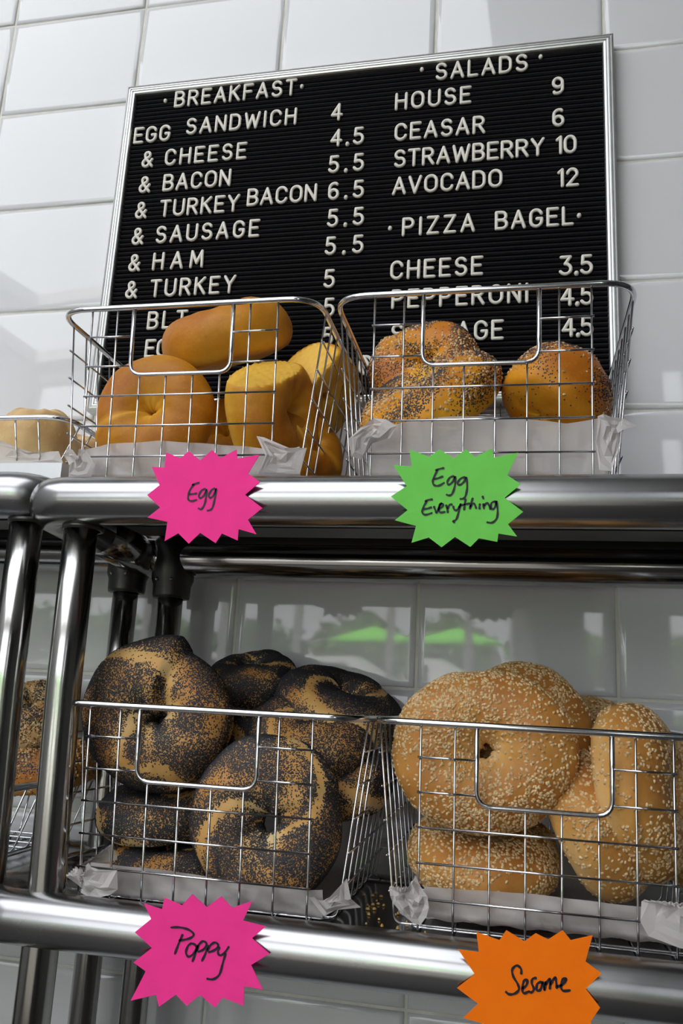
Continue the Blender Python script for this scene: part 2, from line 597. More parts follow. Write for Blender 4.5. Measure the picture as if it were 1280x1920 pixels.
G = {
    'A': (0.64, [[(0, 0), (0.32, 1), (0.64, 0)], [(0.12, 0.32), (0.52, 0.32)]]),
    'B': (0.56, [[(0, 0), (0, 1), (0.3, 1)] + arc(0.3, 0.76, 0.22, 0.24, 90, -90) + [(0, 0.52)], [(0.3, 0.52)] + arc(0.3, 0.26, 0.26, 0.26, 90, -90) + [(0, 0)]]),
    'C': (0.60, [arc(0.31, 0.68, 0.29, 0.32, 15, 180) + arc(0.31, 0.32, 0.29, 0.32, 180, 345)]),
    'D': (0.60, [[(0, 0), (0, 1), (0.26, 1)] + arc(0.26, 0.66, 0.32, 0.34, 90, 0) + arc(0.26, 0.34, 0.32, 0.34, 0, -90) + [(0, 0)]]),
    'E': (0.50, [[(0.5, 1), (0, 1), (0, 0), (0.5, 0)], [(0, 0.52), (0.42, 0.52)]]),
    'F': (0.50, [[(0.5, 1), (0, 1), (0, 0)], [(0, 0.52), (0.42, 0.52)]]),
    'G': (0.62, [arc(0.31, 0.68, 0.29, 0.32, 20, 180) + arc(0.31, 0.32, 0.29, 0.32, 180, 360) + [(0.60, 0.46), (0.36, 0.46)]]),
    'H': (0.58, [[(0, 0), (0, 1)], [(0.58, 0), (0.58, 1)], [(0, 0.52), (0.58, 0.52)]]),
    'I': (0.04, [[(0.02, 0), (0.02, 1)]]),
    'K': (0.56, [[(0, 0), (0, 1)], [(0.53, 1), (0, 0.42)], [(0.18, 0.60), (0.56, 0)]]),
    'L': (0.46, [[(0, 1), (0, 0), (0.46, 0)]]),
    'M': (0.70, [[(0, 0), (0.04, 1), (0.35, 0.25), (0.66, 1), (0.70, 0)]]),
    'N': (0.58, [[(0, 0), (0, 1), (0.58, 0), (0.58, 1)]]),
    'O': (0.64, [arc(0.32, 0.66, 0.31, 0.34, 0, 180) + arc(0.32, 0.34, 0.31, 0.34, 180, 360) + [(0.63, 0.66)]]),
    'P': (0.54, [[(0, 0), (0, 1), (0.28, 1)] + arc(0.28, 0.73, 0.26, 0.27, 90, -90) + [(0, 0.46)]]),
    'R': (0.56, [[(0, 0), (0, 1), (0.28, 1)] + arc(0.28, 0.74, 0.25, 0.26, 90, -90) + [(0, 0.48)], [(0.28, 0.48), (0.56, 0)]]),
    'S': (0.54, [arc(0.27, 0.755, 0.25, 0.245, 25, 180, 8) + arc(0.27, 0.755, 0.25, 0.245, 180, 262, 4) + arc(0.27, 0.265, 0.27, 0.265, 82, 0, 5) + arc(0.27, 0.265, 0.27, 0.265, 0, -155, 8)]),
    'T': (0.56, [[(0, 1), (0.56, 1)], [(0.28, 1), (0.28, 0)]]),
    'U': (0.58, [[(0, 1)] + arc(0.29, 0.29, 0.29, 0.29, 180, 360) + [(0.58, 1)]]),
    'V': (0.62, [[(0, 1), (0.31, 0), (0.62, 1)]]),
    'W': (0.86, [[(0, 1), (0.2, 0), (0.43, 0.85), (0.66, 0), (0.86, 1)]]),
    'Y': (0.60, [[(0, 1), (0.3, 0.48), (0.6, 1)], [(0.3, 0.48), (0.3, 0)]]),
    'Z': (0.54, [[(0, 1), (0.54, 1), (0, 0), (0.54, 0)]]),
    '0': (0.56, [arc(0.28, 0.66, 0.27, 0.34, 0, 180) + arc(0.28, 0.34, 0.27, 0.34, 180, 360) + [(0.55, 0.66)]]),
    '1': (0.20, [[(0, 0.84), (0.18, 1), (0.18, 0)]]),
    '2': (0.52, [arc(0.26, 0.72, 0.25, 0.28, 170, -20, 9) + [(0, 0), (0.52, 0)]]),
    '3': (0.52, [[(0.02, 1), (0.48, 1), (0.22, 0.60)] + arc(0.22, 0.30, 0.29, 0.30, 85, -150, 10)]),
    '4': (0.56, [[(0.40, 0), (0.40, 1), (0, 0.30), (0.56, 0.30)]]),
    '5': (0.52, [[(0.46, 1), (0.08, 1), (0.05, 0.56)] + arc(0.24, 0.31, 0.27, 0.31, 120, -150, 11)]),
    '6': (0.54, [[(0.46, 0.93)] + arc(0.32, 0.70, 0.30, 0.30, 75, 180, 5) + arc(0.27, 0.29, 0.25, 0.29, 180, 540, 16)]),
    '9': (0.54, [[(0.06, 0.10)] + arc(0.22, 0.30, 0.30, 0.30, -115, 0, 5) + arc(0.27, 0.71, 0.25, 0.29, 0, 360, 16)]),
    '&': (0.66, [[(0.64, 0.0), (0.16, 0.62)] + arc(0.30, 0.80, 0.17, 0.19, 200, -40, 9) + [(0.10, 0.42)] + arc(0.24, 0.23, 0.22, 0.23, 150, 300, 8) + [(0.62, 0.46)]]),
    '.': (0.04, [[(0.02, -0.01), (0.021, 0.03)]]),
    '*': (0.04, [[(0.02, 0.46), (0.021, 0.50)]]),
}
CAPH = 0.0240
gm = {}


def glyph(ch):
    if ch in gm:
        return gm[ch]
    mb = MB()
    rad = 0.00200 if ch not in '.*' else 0.0026
    h = CAPH - 2 * 0.00165
    parts = []
    for st in G[ch][1]:
        st = [p for i, p in enumerate(st) if i == 0 or math.hypot(p[0] - st[i - 1][0], p[1] - st[i - 1][1]) > 0.004]
        cur = [st[0]]
        for i in range(1, len(st)):
            cur.append(st[i])
            if i < len(st) - 1:
                p, q = np.array(st[i]) - np.array(st[i - 1]), np.array(st[i + 1]) - np.array(st[i])
                if np.dot(p, q) / (np.linalg.norm(p) * np.linalg.norm(q) + 1e-9) < 0.6:
                    parts.append(cur)
                    cur = [st[i]]
        parts.append(cur)
    for st in parts:
        pts = [np.array((0.00165 + x * h, 0.0, 0.00165 + y * h)) for x, y in st]
        d0 = pts[0] - pts[1]
        d1 = pts[-1] - pts[-2]
        d0 /= np.linalg.norm(d0)
        d1 /= np.linalg.norm(d1)
        path = [pts[0] + d0 * rad * q for q in (0.95, 0.7)] + pts + [pts[-1] + d1 * rad * q for q in (0.7, 0.95)]
        rr = [rad * 0.3, rad * 0.75] + [rad] * len(pts) + [rad * 0.75, rad * 0.3]
        mb.tube(path, rr, 8, up=(0, 1, 0))
    me = mb.build('letter', M['letter'], mesh_only=True)
    gm[ch] = me
    return me


YL = -0.0178


def word(txt, px0, px1, py):
    a = at(px0, py, YL)
    h = CAPH - 0.0033
    ws = [G[c][0] * h + 0.0033 for c in txt]
    if px1 is None or len(txt) == 1:
        gap = 0.004
    else:
        # end point on the same height of the board
        r = RM @ np.array([(px1 - 640) / FPX, -(py - 960) / FPX, -1.0])
        b = CAM + r * ((YL - CAM[1]) / r[1])
        gap = ((b[0] - a[0]) - sum(ws)) / (len(txt) - 1)
    x = a[0]
    zb = BZ0 + FW + round((a[2] - BZ0 - FW) / pit) * pit
    for c, w in zip(txt, ws):
        link('letter', glyph(c), board, L(x, YL, zb))
        x += w + gap


for a in [('*', 306, None, 202), ('BREAKFAST', 325.5, 553.5, 205.5), ('*', 562, None, 176),
          ('EGG', 249.6, 318, 271), ('SANDWICH', 347.5, 553.5, 257), ('4', 620, None, 226.6),
          ('&', 264.4, None, 313), ('CHEESE', 307.8, 460.6, 309), ('4.5', 618.8, 682, 275.2),
          ('&', 258.9, None, 361.7), ('BACON', 304.5, 431, 356.6), ('5.5', 614.6, 682, 325.8),
          ('&', 251.7, None, 412.3), ('TURKEY', 298, 446.7, 408), ('BACON', 461.8, 592.2, 390.3), ('6.5', 613.7, 682, 376.4),
          ('&', 245.4, None, 460.8), ('SAUSAGE', 291, 484.6, 455.8), ('5.5', 612.4, 682, 428.3),
          ('&', 239, None, 511.5), ('HAM', 284.6, 379.6, 508), ('5.5', 608, 681, 482),
          ('&', 233, None, 563), ('TURKEY', 280, 440, 557), ('5', 606, None, 536.8),
          ('BLT', 275, 350, 616), ('5', 605, None, 598),
          ('EGG', 270, 340, 672), ('5', 602, None, 647), ('ON', 671, 702, 707),
          ('*', 787, None, 149), ('SALADS', 816, 989.5, 148.4), ('*', 1010, None, 125),
          ('HOUSE', 740, 883, 207), ('9', 1034, None, 181.5),
          ('CEASAR', 738.4, 909.2, 267.5), ('6', 1034.8, None, 241.3),
          ('STRAWBERRY', 738, 1021, 314.7), ('10', 1042, 1081.5, 292.5),
          ('AVOCADO', 734.8, 941.9, 367.3), ('12', 1045, 1085, 347.8),
          ('*', 727, None, 447), ('PIZZA', 753, 890, 446.5), ('BAGEL', 927.4, 1075.6, 436), ('*', 1082, None, 425),
          ('CHEESE', 730.2, 905.2, 529), ('3.5', 1048.8, 1112.2, 514.5),
          ('PEPPERONI', 733, 991, 584), ('4.5', 1050.6, 1112.5, 571),
          ('SAUSAGE', 732.4, 944, 640), ('4.5', 1053, 1113, 632), ('3.5', 1054, 1113, 699)]:
    word(*a)

# ------------------------------------------------------------------ shelving
def rail_path(x0, x1, zf, zb, r=0.03, yf=-0.26, yb=-0.05):
    return rounded([(x0, yf, zf), (x1, yf, zf), (x1, yb, zb), (x0, yb, zb)], r, 6)


def shelf_unit(x0, x1, px, name_label, dz, near=True):
    u = tag(empty('shelving_unit', ((x0 + x1) / 2, -0.155, 0)), name_label, 'shelving')
    cx = (x0 + x1) / 2

    def P(mb, name, mat, par=u):
        mb.v = [(a - cx, b + 0.155, c) for a, b, c in mb.v]
        return mb.build(name, mat, par)
    for zf, zb, r, zd in ((1.6040 + dz, 1.591 + dz, 0.0205, 1.6235 + dz), (1.2771 + dz, 1.2725 + dz, 0.0193, 1.2875 + dz)):
        ym = -0.155
        zm = (zf + zb) / 2
        for yy, ze, mt in ((-0.26, zf, M['steel_x']), (-0.05, zb, M['steel_back'])):
            P(MB().tube(rounded([(x0, ym, zm), (x0, yy, ze), (x1, yy, ze), (x1, ym, zm)], [0, 0.03, 0.03, 0], 6, False), r, 28), 'shelf_rail', mt)
        mb = MB().box(x0 + 0.012, x1 - 0.012, -0.2595, -0.05, zd - 0.0016, zd)
        P(mb, 'shelf_deck', M['deck'])
        mb = MB()
        mb.box(x0 + 0.04, x1 - 0.04, -0.178, -0.134, zd - 0.024, zd - 0.0018)
        P(mb, 'stiffener', M['collar'])
        P(MB().box(x0 + 0.03, x1 - 0.03, -0.2300, -0.2275, zd - 0.020, zd - 0.0018), 'front_lip', M['collar'])
        P(MB().box(x0 + 0.03, x1 - 0.03, -0.0640, -0.0615, zd - 0.024, zd - 0.0018), 'back_lip', M['collar'])
    for x in px:
        for y in (-0.249, -0.052):
            r = 0.0140 if y < -0.1 else 0.0134
            yy = y
            ln = 0.0075 if y < -0.1 else 0.003
            P(MB().tube([(x + ln, yy, 0.03), (x + ln, yy, 1.2775), (x, yy, 1.45), (x - ln * 0.3, yy, 1.597 + dz)], r, 26, up=(0, 1, 0)), 'post', M['steel_z'])
            P(lathe(MB(), [(0.0, 0.0), (0.022, 0.0), (0.022, 0.012), (0.015, 0.03), (0.0, 0.03)], (x, yy, 0.0)), 'foot', M['rubber'])
            if y > -0.1:
                c = P(lathe(MB(), [(0.0137, 0), (0.0193, 0.0), (0.0200, 0.003), (0.0203, 0.014), (0.0226, 0.020), (0.0232, 0.060), (0.0180, 0.068), (0.0, 0.068)], (x, yy, 1.5475 + dz)), 'collar', M['collar'])
                for sx in (-0.009, 0.007):
                    s = MB()
                    lathe(s, [(0.0, 0.0024), (0.0016, 0.0016), (0.0022, 0), (0.0, -0.001)], (0, 0, 0), 10)
                    s.v = [(x + sx + p, yy - 0.0205 - q, 1.566 + dz + w) for p, w, q in s.v]
                    P(s, 'screw', M['chrome'], c)
            else:
                P(lathe(MB(), [(0.0144, 0), (0.0175, 0.0), (0.0175, 0.004), (0.0144, 0.0045)], (x, yy, 1.5805 + dz)), 'collar', M['collar'])
    return u


shelf_unit(-0.401, 1.02, (-0.3625, 0.98), 'stainless shelving unit with round rails that carries the four tagged baskets', 0.0)
shelf_unit(-1.45, -0.4035, (-1.40, -0.4150), 'neighbouring stainless shelving unit cut by the left edge, with shallow baskets', 0.005)

# ------------------------------------------------------------------ wire baskets
WR = 0.00092


def make_basket(W=0.25, D=0.232, H=0.165, rows=6, handle=True, tx=0.017, ty=0.015):
    root = empty('wire_basket', (0, 0, 0))
    hx, hy = W / 2, D / 2

    def sx(z): return hx - tx * (1 - z / H)

    def sy(z): return hy - ty * (1 - z / H)
    rim = MB().tube(rounded([(-hx, -hy, H), (hx, -hy, H), (hx, hy, H), (-hx, hy, H)], 0.03, 8), 0.0026, 12, closed=True)
    rim.build('rim', M['chrome'], root)
    rz = H / rows
    hh = 0.0476
    zh = H - 2.3 * rz
    if handle:
        p = [(-hh, -sy(H) + 0.0005, H - 0.001), (-hh, -sy(zh), zh), (hh, -sy(zh), zh), (hh, -sy(H) + 0.0005, H - 0.001)]
        MB().tube(rounded(p, [0, 0.012, 0.012, 0], 7, False), 0.0019, 10, up=(0, 1, 0)).build('handle', M['chrome'], root)
    nw = int((W - 0.07) / 0.0254 + 0.5) + 1
    for i in range(nw):
        x = (i - (nw - 1) / 2) * 0.0254
        zt = zh if (handle and abs(x) < hh) else H - 0.001
        path = [(x, -sy(zt), zt), (x, -sy(0) - 0.0002, WR), (x, sy(0), WR), (x, hy, H - 0.001)]
        MB().tube(rounded(path, [0, 0.006, 0.006, 0], 4, False), WR, 6, up=(1, 0, 0)).build('wire', M['chrome'], root)
    x1 = (nw - 1) / 2 * 0.0254 + 0.002
    for k in range(1, rows):
        z = H - k * rz
        yf = -sy(z) - 2 * WR + 0.0004
        if handle and k <= 2:
            for s in (-1, 1):
                MB().tube([(s * x1, yf, z), (s * (hh - 0.001), yf + 0.0008, z)], WR, 6).build('wire', M['chrome'], root)
        else:
            MB().tube([(-x1, yf, z), (x1, yf, z)], WR, 6).build('wire', M['chrome'], root)
        MB().tube([(-x1, sy(z) + 2 * WR - 0.0004, z), (x1, sy(z) + 2 * WR - 0.0004, z)], WR, 6).build('wire', M['chrome'], root)
    ny = int((D - 0.06) / 0.0245 + 0.5) + 1
    for j in range(ny):
        y = (j - (ny - 1) / 2) * 0.0245
        path = [(-hx, y, H - 0.001), (-sx(0), y, 3 * WR), (sx(0), y, 3 * WR), (hx, y, H - 0.001)]
        MB().tube(rounded(path, [0, 0.006, 0.006, 0], 4, False), WR, 6, up=(0, 1, 0)).build('wire', M['chrome'], root)
    y1 = (ny - 1) / 2 * 0.0245 + 0.004
    for k in range(1, rows):
        z = H - k * rz
        for s in (-1, 1):
            xs = s * (sx(z) + 2 * WR - 0.0004)
            MB().tube([(xs, -y1, z), (xs, y1, z)], WR, 6).build('wire', M['chrome'], root)
    # base wire along the front foot
    MB().tube(rounded([(-x1 - 0.004, -sy(0) + 0.010, WR * 2.6), (x1 + 0.012, -sy(0) + 0.010, WR * 2.6), (x1 + 0.012, sy(0) - 0.01, WR * 2.6), (-x1 - 0.004, sy(0) - 0.01, WR * 2.6)], 0.006, 4), WR, 6, closed=True).build('wire', M['chrome'], root)
    return root


UZ, LZ = 1.6238, 1.2878
BU = make_basket(H=0.1665)
BL = make_basket(H=0.1495)


def put(b, x, y, z, label, group=None, s=1.0, rz=0):
    b.location = (x, y, z)
    b.rotation_euler = (0, 0, R_(rz))
    b.scale = (s, s, 1)
    tag(b, label, 'basket', group)
    return b


YC = -0.244 + 0.116
put(BU, -0.294, YC, UZ, 'chrome wire basket of plain egg bagels behind the upper pink tag')
put(copy_tree(BU), -0.030, YC, UZ, 'chrome wire basket of seeded egg bagels behind the green tag')
put(BL, -0.243, YC - 0.002, LZ, 'chrome wire basket of poppy seed bagels behind the lower pink tag', s=1.04)
put(copy_tree(BL), 0.020, YC, LZ, 'chrome wire basket of sesame bagels behind the orange tag')
put(copy_tree(BL), 0.277, YC, LZ, 'chrome wire basket cut off by the right edge on the lower shelf')
BS = make_basket(W=0.24, D=0.20, H=0.052, rows=1, handle=False, tx=0.022, ty=0.016)
put(BS, -0.552, -0.085, UZ + 0.032, 'shallow chrome wire basket of pale bagels on the white tray, upper left edge')
BS2 = copy_tree(BS)
put(BS2, -0.551, -0.125, LZ + 0.008, 'shallow wire basket on the lower shelf, behind the round steel posts at left', s=1.02)
BS2.scale = (1.02, 1.0, 1.25)
tray = MB()
tray.box(-0.80, -0.4185, -0.205, -0.03, UZ + 0.0065, UZ + 0.0095)
tray.box(-0.80, -0.4185, -0.208, -0.205, UZ + 0.0065, UZ + 0.030).box(-0.80, -0.4185, -0.03, -0.027, UZ + 0.0065, UZ + 0.030)
tray.box(-0.4185, -0.4160, -0.208, -0.027, UZ + 0.0065, UZ + 0.030).box(-0.8025, -0.80, -0.208, -0.027, UZ + 0.0065, UZ + 0.030)
tray.box(-0.80, -0.4185, -0.205, -0.03, UZ + 0.0285, UZ + 0.030)
tag(tray.build('serving_tray', M['white']), 'white plastic tray under the shallow basket of pale bagels', 'tray')

# ------------------------------------------------------------------ bagels
NU, NV = 96, 44


def bagel_grid(a, Rc, b, seed, seam=0.12, wob=0.05, cut=None, twist=0.0, seam_at=0.0):
    """grid of points of a hand-rolled ring of dough; a, b: half width and half height of the roll"""
    rg = np.random.RandomState(seed)
    u = np.linspace(0, 2 * PI, NU, endpoint=False)[:, None]
    v = np.linspace(0, 2 * PI, NV, endpoint=False)[None, :]
    s = ((u - seam_at) / (2 * PI)) % 1.0
    saw = np.where(s < 0.03, -0.5 + s / 0.03, 0.5 - (s - 0.03) / 0.97)
    A = a * (1 + seam * saw + wob * np.sin(u + rg.rand() * 6) + wob * 0.6 * np.sin(2 * u + rg.rand() * 6))
    B = b * (1 + 0.7 * seam * saw + wob * np.sin(u + rg.rand() * 6) + wob * 0.5 * np.sin(3 * u + rg.rand() * 6))
    lump = 1 + twist * np.cos(2 * u + 2 * v + rg.rand() * 6) + 0.015 * np.sin(5 * u + 3 * v + rg.rand() * 6) + 0.012 * np.sin(9 * u - 4 * v + rg.rand() * 6)
    rr = Rc + A * np.cos(v) * lump
    # the roll closes over the hole rather than crossing it
    k = 0.004
    rr = 0.5 * (rr + np.sqrt(rr * rr + k * k)) + 0.0003
    z = B * np.sin(v) * lump
    # folds running into the hole
    fold = np.exp(-(rr / (0.45 * Rc)) ** 2)
    z = z * (1 + 0.10 * fold * np.sin(3 * u + rg.rand() * 6)) - np.sign(z) * 0.10 * b * fold * (0.5 + 0.5 * np.sin(5 * u + rg.rand() * 6))
    fl = -0.62 * b
    z = np.where(z < fl, fl + (z - fl) * 0.35, z)
    ell = 1 + 0.04 * rg.randn()
    P = np.stack([rr * np.cos(u) * ell, rr * np.sin(u) / ell, z], -1)
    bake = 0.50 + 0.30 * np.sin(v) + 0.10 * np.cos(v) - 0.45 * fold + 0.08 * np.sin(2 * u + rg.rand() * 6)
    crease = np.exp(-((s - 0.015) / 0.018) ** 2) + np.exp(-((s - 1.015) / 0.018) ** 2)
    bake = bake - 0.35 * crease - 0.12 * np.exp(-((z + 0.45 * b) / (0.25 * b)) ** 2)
    cm = np.zeros_like(z)
    if cut is not None:
        for (d, dist) in cut:
            d = np.array(d, float)
            d /= np.linalg.norm(d)
            dd = P @ d
            over = np.maximum(0, dd - dist)
            m = np.clip(over / 0.004, 0, 1)
            rough = 0.0011 * (np.sin(u * 31 + v * 7) * np.sin(v * 23 - u * 5) + np.sin(u * 17 + v * 19)) * m
            P = P - (over * 0.88 - rough)[..., None] * d
            bake = bake * (1 - m) + m * (0.12 + 0.10 * np.sin(u * 13 + v * 17))
            cm = np.maximum(cm, m)
    return P, bake, cm, u + 0 * v, v + 0 * u


def grid_mesh(P, bake, mat):
    n = NU * NV
    me = bpy.data.meshes.new('crust')
    i = np.arange(NU)[:, None]
    j = np.arange(NV)[None, :]
    q = np.stack([i * NV + j, ((i + 1) % NU) * NV + j, ((i + 1) % NU) * NV + (j + 1) % NV, i * NV + (j + 1) % NV], -1).reshape(-1, 4)
    me.from_pydata(P.reshape(-1, 3).tolist(), [], q.tolist())
    me.polygons.foreach_set('use_smooth', np.ones(len(q), bool))
    at_ = me.attributes.new('bake', 'FLOAT', 'POINT')
    at_.data.foreach_set('value', bake.reshape(-1).astype(np.float32))
    me.materials.append(mat)
    me.update()
    return me


def seed_shape(kind):
    if kind == 'poppy':
        r = 0.00068
        v = [(r * math.cos(t), r * math.sin(t), -0.0001) for t in np.linspace(0, 2 * PI, 5, endpoint=False)] + [(0, 0, 0.00075)]
        f = [(k, (k + 1) % 5, 5) for k in range(5)]
    elif kind == 'onion':
        v = [(-1, -.8, 0), (1, -.5, 0), (.7, .9, 0), (-.8, .7, 0), (-.6, -.5, .9), (.7, -.3, .6), (.4, .6, 1.0), (-.6, .5, .5)]
        v = [(x * 0.0014, y * 0.0012, z * 0.0013) for x, y, z in v]
        f = [(4, 5, 6, 7), (0, 1, 5, 4), (1, 2, 6, 5), (2, 3, 7, 6), (3, 0, 4, 7)]
    else:
        out = [(-1.0, 0), (-0.55, 0.45), (0.1, 0.66), (0.72, 0.46), (0.98, 0), (0.72, -0.46), (0.1, -0.66), (-0.55, -0.45)]
        v = [(x * 0.00165, y * 0.00165, 0.0) for x, y in out] + [(x * 0.0010, y * 0.0009, 0.00095) for x, y in out]
        f = [(k, (k + 1) % 8, 8 + (k + 1) % 8, 8 + k) for k in range(8)] + [tuple(range(8, 16))]
    return np.array(v), f


def seeds(name, kind, mat, P, dens, n, seed, parent, sc=1.0):
    """n tries; dens (NU x NV) is the chance that a seed sticks at that spot"""
    rg = np.random.RandomState(seed)
    Pu = np.roll(P, -1, 0) - P
    Pv = np.roll(P, -1, 1) - P
    nr = np.cross(Pu, Pv)
    ar = np.linalg.norm(nr, axis=-1) + 1e-12
    nr = nr / ar[..., None]
    w = (ar * dens).reshape(-1)
    idx = rg.choice(NU * NV, size=n, p=w / w.sum())
    i, j = idx // NV, idx % NV
    a, b = rg.rand(n, 1), rg.rand(n, 1)
    p00, p10 = P[i, j], P[(i + 1) % NU, j]
    p01, p11 = P[i, (j + 1) % NV], P[(i + 1) % NU, (j + 1) % NV]
    pos = p00 * (1 - a) * (1 - b) + p10 * a * (1 - b) + p01 * (1 - a) * b + p11 * a * b
    nn_ = nr[i, j]
    t = rg.randn(n, 3)
    t -= (t * nn_).sum(1, keepdims=True) * nn_
    t /= np.linalg.norm(t, axis=1, keepdims=True)
    bt = np.cross(nn_, t)
    tilt = rg.randn(n, 1) * (0.13 if kind != 'poppy' else 0.1)
    n2 = nn_ + tilt * t
    n2 /= np.linalg.norm(n2, axis=1, keepdims=True)
    t2 = np.cross(bt, n2)
    sv, sf = seed_shape(kind)
    s = sc * (0.82 + 0.36 * rg.rand(n, 1))
    V = pos[:, None, :] + s[:, :, None] * (sv[None, :, 0:1] * t2[:, None, :] + sv[None, :, 1:2] * bt[:, None, :] + sv[None, :, 2:3] * n2[:, None, :])
    k = len(sv)
    loops, starts, tot = [], [], []
    base = np.arange(n)[:, None] * k
    fl = np.concatenate([np.array(f) for f in sf])
    ln = np.array([len(f) for f in sf])
    loops = (base + fl[None, :]).reshape(-1)
    tot = np.tile(ln, n)
    starts = np.concatenate([[0], np.cumsum(tot)[:-1]])
    me = bpy.data.meshes.new(name)
    me.vertices.add(n * k)
    me.vertices.foreach_set('co', V.reshape(-1).astype(np.float32))
    me.loops.add(len(loops))
    me.loops.foreach_set('vertex_index', loops.astype(np.int32))
    me.polygons.add(len(tot))
    me.polygons.foreach_set('loop_start', starts.astype(np.int32))
    me.polygons.foreach_set('loop_total', tot.astype(np.int32))
    at_ = me.attributes.new('rnd', 'FLOAT', 'POINT')
    at_.data.foreach_set('value', np.repeat(rg.rand(n), k).astype(np.float32))
    me.materials.append(mat)
    me.update(calc_edges=True)
    me.validate()
    return tag(link(name, me, parent), kind='stuff')


def noise2(u, v, rg, f=3):
    o = 0
    for k in range(7):
        a, b = rg.randint(1, f + 3), rg.randint(-f, f + 1)
        o = o + np.sin(a * u + b * v + rg.rand() * 6.3) / 7 ** 0.5
    return o


def bagel(kind, label, px, py, Y, axis, Ro=0.058, thick=0.022, spin=0.0, seed=1, hole=1.0, seam=0.14, wob=0.05, twist=0.0, cut=None, group=None, seam_at=0.0, dens=1.0, bk=0.0, mat=None):
    """px, py: where its centre shows in the photograph, at depth Y; axis: which way the ring faces"""
    a = Ro / (1 + hole)
    Rc = Ro - a
    root = empty({'egg': 'egg_bagel', 'everything': 'everything_bagel', 'plain': 'plain_bagel', 'poppy': 'poppy_seed_bagel', 'sesame': 'sesame_bagel'}[kind], at(px, py, Y))
    ax = Vector(axis).normalized()
    q = Vector((0, 0, 1)).rotation_difference(ax)
    root.rotation_mode = 'QUATERNION'
    from mathutils import Quaternion
    root.rotation_quaternion = q @ Quaternion((0, 0, 1), R_(spin))
    if cut is not None:
        inv = root.rotation_quaternion.inverted()
        cut = [(tuple(inv @ Vector(d)), dist) for d, dist in cut]
    P, bake, cm, u, v = bagel_grid(a, Rc, thick, seed, seam, wob, cut, twist, seam_at)
    tag(root, label, 'bagel', group)
    rg = np.random.RandomState(seed + 77)
    if kind == 'poppy':
        ph = (2 * u + 2 * v) / (2 * PI) + 0.10 * noise2(u, v, rg, 2) + rg.rand()
        d = np.abs((ph % 1.0) - 0.5) * 2
        m = np.clip((d - 0.09) / 0.11, 0.02, 1) * np.clip(0.75 + 0.45 * noise2(u, v, rg, 5), 0.12, 1)
        m = m * np.clip(1.35 + 1.5 * np.sin(v), 0.03, 1)
        bake = bake - 0.30 * (1 - np.clip((d - 0.05) / 0.3, 0, 1))
    elif kind == 'sesame':
        m = np.clip(0.72 + 0.45 * noise2(u, v, rg, 3), 0.10, 1) * np.clip(0.95 + 1.1 * np.sin(v), 0.03, 1)
        m = m * np.clip(np.linalg.norm(P[..., :2], axis=-1) / (0.35 * Ro), 0.05, 1)
    elif kind == 'everything':
        m = np.clip(0.55 + 0.6 * noise2(u, v, rg, 3), 0.05, 1) * np.clip(0.75 + 1.1 * np.sin(v), 0.02, 1)
    m_ = CR[mat or kind]
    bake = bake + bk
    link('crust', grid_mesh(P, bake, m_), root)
    if kind == 'poppy':
        seeds('poppy_seeds', 'poppy', M['poppyseed'], P, m, int(32000 * dens), seed, root)
    elif kind == 'sesame':
        seeds('sesame_seeds', 'sesame', M['sesameseed'], P, m, int(2500 * dens), seed, root)
    elif kind == 'everything':
        m2 = np.clip(0.45 + 0.8 * noise2(u, v, rg, 4), 0.02, 1) * np.clip(0.7 + 1.1 * np.sin(v), 0.02, 1)
        seeds('poppy_seeds', 'poppy', M['poppyseed'], P, m2, int(5200 * dens), seed, root, 1.15)
        seeds('sesame_seeds', 'sesame', M['sesameseed'], P, m, int(560 * dens), seed + 1, root, 0.95)
        seeds('onion_flakes', 'onion', M['onion'], P, m, int(420 * dens), seed + 2, root)
    return root


G_EGG, G_EV, G_PO, G_SE, G_PL = 'egg bagels in the upper left basket', 'seeded egg bagels in the upper right basket', 'poppy seed bagels in the lower left basket', 'sesame bagels in the lower right basket', 'pale bagels in the shallow basket'
# upper left basket
bagel('egg', 'large smooth egg bagel facing out at the left of its basket, hole nearly closed', 290, 778, -0.190, (0.05, -1, 0.10), 0.0600, 0.022, 200, 3, 1.04, 0.16, 0.05, group=G_EGG)
bagel('egg', 'smooth egg bagel lying on top of the heap, in front of the menu board', 425, 638, -0.130, (-0.22, -0.42, 0.85), 0.0705, 0.0335, 40, 5, 1.0, 0.10, 0.05, group=G_EGG)
bagel('egg', 'yellow egg bagel standing on edge at right front, torn flat on top', 512, 782, -0.170, (0.95, -0.30, 0.06), 0.0610, 0.031, 0, 8, 1.0, 0.05, 0.03, cut=[((0.05, -0.62, 0.78), 0.040)], group=G_EGG)
bagel('egg', 'egg bagel with a pale flat side, behind the torn one at the right side', 592, 735, -0.115, (-0.75, 0.25, 0.45), 0.0520, 0.027, 90, 11, 1.0, 0.10, 0.05, cut=[((-0.1, -0.95, 0.35), 0.033)], group=G_EGG)
bagel('egg', 'egg bagel low at the right front corner beside the side wires', 568, 840, -0.145, (0.75, -0.55, 0.30), 0.0430, 0.020, 10, 14, 1.0, 0.20, 0.06, group=G_EGG)
bagel('egg', 'egg bagel in the shadow at the bottom middle between the two front ones', 425, 822, -0.085, (0.1, -0.9, 0.4), 0.0500, 0.022, 10, 15, 1.0, 0.10, 0.05, group=G_EGG)
